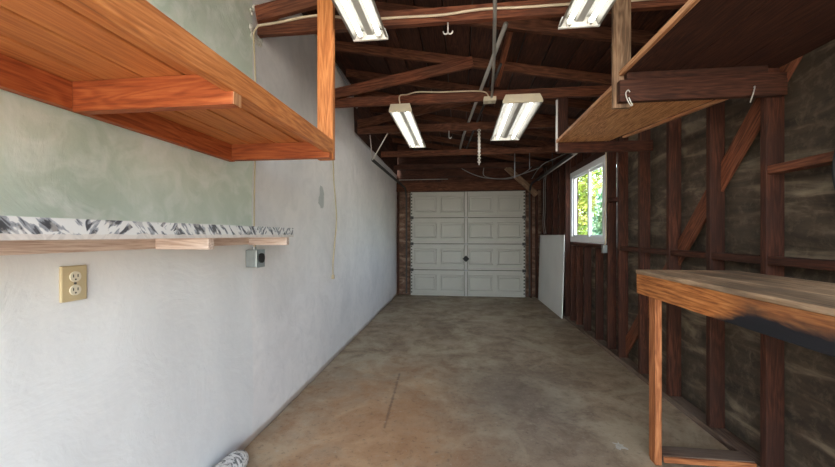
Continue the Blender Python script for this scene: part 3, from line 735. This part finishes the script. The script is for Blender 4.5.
# small box and cable by the window
o = thing('junction_box', 'small grey box on the stud just right of the window', 'electrical box', (1.6, 4.19, 1.16))
bmz = bmesh.new(); cube(bmz, 1.578, 1.619, 4.155, 4.205, 1.10, 1.19); mesh('box_body', bmz, M_GREYBOX, o, bev=.004)
bmz = bmesh.new(); cube(bmz, 1.574, 1.578, 4.153, 4.207, 1.098, 1.192); mesh('cover', bmz, M_GALV, o, bev=.001)
o = tube('wall_cable', [(1.60, 4.175, 1.19), (1.608, 4.17, 1.3), (1.596, 4.165, 1.5), (1.61, 4.17, 1.7), (1.606, 4.16, 2.0), (1.608, 4.17, 2.3), (1.61, 4.18, 2.45)], .007, M_CORDW)
tag(o, 'pale cable beside the window running down to the small grey box', 'cable')
for k, dx in enumerate((0, .14)):
    o = tube('hanging_wire', [(1.60, 6.86 + dx, 2.55), (1.58, 6.88 + dx, 2.2), (1.595, 6.95 + dx, 1.8), (1.58, 6.93 + dx, 1.5), (1.598, 6.90 + dx, 1.32)], .005, M_CORDG)
    tag(o, ('left' if k else 'right') + ' of the two grey wires hanging behind the white panel toward the garage door', 'cable', 'grey wires by the garage door')
# black hose at right edge
o = tube('black_hose', [(1.606, 1.68, 2.0), (1.606, 1.70, 1.78), (1.606, 1.735, 1.6), (1.606, 1.72, 1.48), (1.606, 1.68, 1.38)], .012, M_BLACK)
tag(o, 'black hose hanging on the stud at the right edge', 'hose')

# tracks
def track(x, s, label, yend, z):
    t = thing('door_track', label, 'garage door track', (x, yend, z), 'garage door tracks')
    rad = .28; P = [(x, YF - .06, .05), (x, YF - .06, z - rad)] + [(x, YF - .06 - rad + rad * math.cos(R(a)), z - rad + rad * math.sin(R(a))) for a in range(10, 91, 10)] + [(x, yend, z)]
    bmz = bmesh.new()
    # C shaped rail: sweep three flat walls as thin boxes along the path
    prof = [(-.014, .016), (-.014, -.016), (.012, -.016), (.012, .016)]
    rows = []
    for i, p in enumerate(P):
        p = Vector(p); q0 = Vector(P[max(i - 1, 0)]); q1 = Vector(P[min(i + 1, len(P) - 1)]); tt = (q1 - q0).normalized(); nn = Vector((1, 0, 0)).cross(tt).normalized()
        rows.append([bmz.verts.new(p + Vector((a * s, 0, 0)) + nn * b_) for a, b_ in prof])
    for i in range(len(P) - 1):
        for k in range(3): bmz.faces.new((rows[i][k], rows[i][k + 1], rows[i + 1][k + 1], rows[i + 1][k]))
    r_ = mesh('rail', bmz, M_STEEL, t); md = r_.modifiers.new('t', 'SOLIDIFY'); md.thickness = .003
    return t
tl = track(-1.14, -1, 'dark garage door track along the left wall with a V-shaped pale hanger', 4.56, 2.285)
tube('hanger', [(-1.14, 4.56, 2.285), (-1.14, 4.44, 2.577)], .007, M_HOOK, tl, False); tube('hanger', [(-1.14, 4.57, 2.285), (-.90, 4.39, 2.577)], .008, M_HOOK, tl, False)
tr_ = track(1.42, 1, 'dark garage door track along the right wall beside the window', 4.74, 2.33)
tube('spring_tube', [(1.455, 4.70, 2.345), (1.455, 6.9, 2.345)], .028, M_PIPE, tr_, False, 16)
tube('hanger', [(1.42, 5.72, 2.345), (1.42, 5.73, 2.577)], .006, M_STEEL, tr_, False)
tube('control_cable', [(1.43, 4.75, 2.38), (1.36, 5.3, 2.40), (1.33, 5.9, 2.44), (1.39, 6.7, 2.47), (1.42, 7.3, 2.42)], .006, M_CORDG, tr_)
o = tube('metal_rod', [(-1.28, 7.42, 2.462), (-.247, 7.42, 2.462)], .008, M_PIPE, None, False); tag(o, 'thin metal rod across the top left of the garage door', 'rod')
o = tube('hanging_rod', [(.853, 5.735, 2.577), (.853, 5.735, 2.2)], .008, M_GALV, None, False); tag(o, 'thin straight rod hanging before the garage door, nearer the chain', 'rod', 'rods hanging from the far joist')
o = tube('hanging_rod', [(1.08, 5.735, 2.577), (1.08, 5.735, 2.33)], .006, M_GALV, None, False); tag(o, 'shorter thin rod hanging before the garage door, nearer the window', 'rod', 'rods hanging from the far joist')
o = tube('sagging_wire', [(.02, 6.90, 2.60), (.06, 7.0, 2.58), (.25, 7.1, 2.50), (.50, 7.15, 2.43), (.85, 7.15, 2.41), (1.15, 7.1, 2.47), (1.45, 7.0, 2.56), (1.55, 6.88, 2.60)], .009, M_CORDG)
tag(o, 'grey wire sagging between joists above the garage door', 'cable')
o = tube('sagging_wire', [(.45, 6.87, 2.577), (.47, 6.9, 2.42), (.8, 7.0, 2.38), (1.05, 7.1, 2.42), (1.3, 7.15, 2.55), (1.35, 6.90, 2.6)], .007, M_CORDG)
tag(o, 'lower grey cable looping under the sagging wire above the garage door', 'cable')
# white pipe along the top of the left wall
o = tube('corner_pipe', [(-1.275, 3.60, 3.06), (-1.275, 4.05, 2.98), (-1.27, 4.3, 2.88)], .014, M_GALV); tag(o, 'short pale pipe at the top of the left wall above the first brace', 'pipe')
# paint splat on the floor
bmz = bmesh.new()
V = []
for k in range(22):
    a = 2 * math.pi * k / 22; rr = random.uniform(.012, .045)
    V.append(bmz.verts.new((.979 + rr * math.cos(a), 2.326 + rr * 1.3 * math.sin(a), .0015)))
bmz.faces.new(V)
g = bmesh.ops.extrude_face_region(bmz, geom=bmz.faces[:]); 
for v_ in [e for e in g['geom'] if isinstance(e, bmesh.types.BMVert)]: v_.co.z = .003
tag(mesh('paint_splat', bmz, M_PLASTER), 'small white splat on the floor left of the bench leg', 'paint splat')

# ------------------------------------------------------------------ outside, seen through the window
def shrub(name, c, rad, n, mat, label, seed):
    rnd = random.Random(seed); t = thing(name, label, 'tree', (c[0], c[1], -.16))
    bmz = bmesh.new()
    for k in range(n):
        while True:
            p = Vector([rnd.uniform(-1, 1) for _ in range(3)])
            if .45 < p.length < 1: break
        lump = .8 + .35 * noise.noise(p * 2.3 + Vector((seed, 0, 0)))
        q = Vector((c[0] + p.x * rad[0] * lump, c[1] + p.y * rad[1] * lump, c[2] + p.z * rad[2] * lump))
        if q.z < 0: continue
        s = rnd.uniform(.035, .075); u = Vector([rnd.gauss(0, 1) for _ in range(3)]).normalized(); w = u.orthogonal().normalized()
        vs = [bmz.verts.new(q + u * s), bmz.verts.new(q + w * s * .45), bmz.verts.new(q - u * s), bmz.verts.new(q - w * s * .45)]; bmz.faces.new(vs)
    mesh('foliage', bmz, mat, t)
    tube('trunk', [(c[0], c[1], -.17), (c[0] + .05, c[1], c[2] * .5), (c[0], c[1] + .05, c[2])], [.07] * 13, W_POST, t)
shrub('leafy_tree', (3.0, 9.9, 1.9), (1.1, .8, 2.3), 16000, M_LEAFY, 'sunlit yellow-green foliage outside the window, filling its left pane', 3)
shrub('leafy_tree', (3.25, 7.8, 1.35), (.62, .7, 1.45), 9000, M_LEAFB, 'bluish green foliage outside the window, in its right pane', 9)

# ------------------------------------------------------------------ light
w = bpy.data.worlds.new('sky'); SC.world = w; w.use_nodes = True; nt = w.node_tree
bg = nt.nodes['Background']; sky = nt.nodes.new('ShaderNodeTexSky'); sky.sky_type = 'NISHITA'; sky.sun_disc = False
sky.sun_elevation = R(42); sky.sun_rotation = R(300); sky.air_density = 1.2; sky.dust_density = 2.5
mx = nt.nodes.new('ShaderNodeMix'); mx.data_type = 'RGBA'; mx.inputs[0].default_value = .85
nt.links.new(sky.outputs[0], mx.inputs[6]); mx.inputs[7].default_value = (.40, .375, .34, 1)   # thin bright overcast over the blue
nt.links.new(mx.outputs[2], bg.inputs[0]); bg.inputs[1].default_value = 9.0
sd = bpy.data.lights.new('sun', 'SUN'); sd.energy = 11; sd.angle = R(1); sd.color = (1, .95, .86)
so = bpy.data.objects.new('sun', sd); COL.objects.link(so)
so.rotation_euler = Vector((.62, .25, -.75)).to_track_quat('-Z', 'Y').to_euler()

# ------------------------------------------------------------------ camera
cd = bpy.data.cameras.new('camera'); cam = bpy.data.objects.new('camera', cd); COL.objects.link(cam)
cd.sensor_width = 36; cd.lens = 356 * 36 / 835; cd.shift_y = 1.5 / 835; cd.clip_start = .02
cam.location = (0, 0, 1.30); cam.rotation_euler = (R(90), 0, math.atan(42.5 / 356))
SC.camera = cam
SC.view_settings.view_transform = 'Standard'; SC.view_settings.look = 'None'
SC.view_settings.gamma = 1; SC.view_settings.exposure = .45; SC.view_settings.use_curve_mapping = False
SC.cycles.use_denoising = True; SC.cycles.max_bounces = 8; SC.cycles.diffuse_bounces = 5
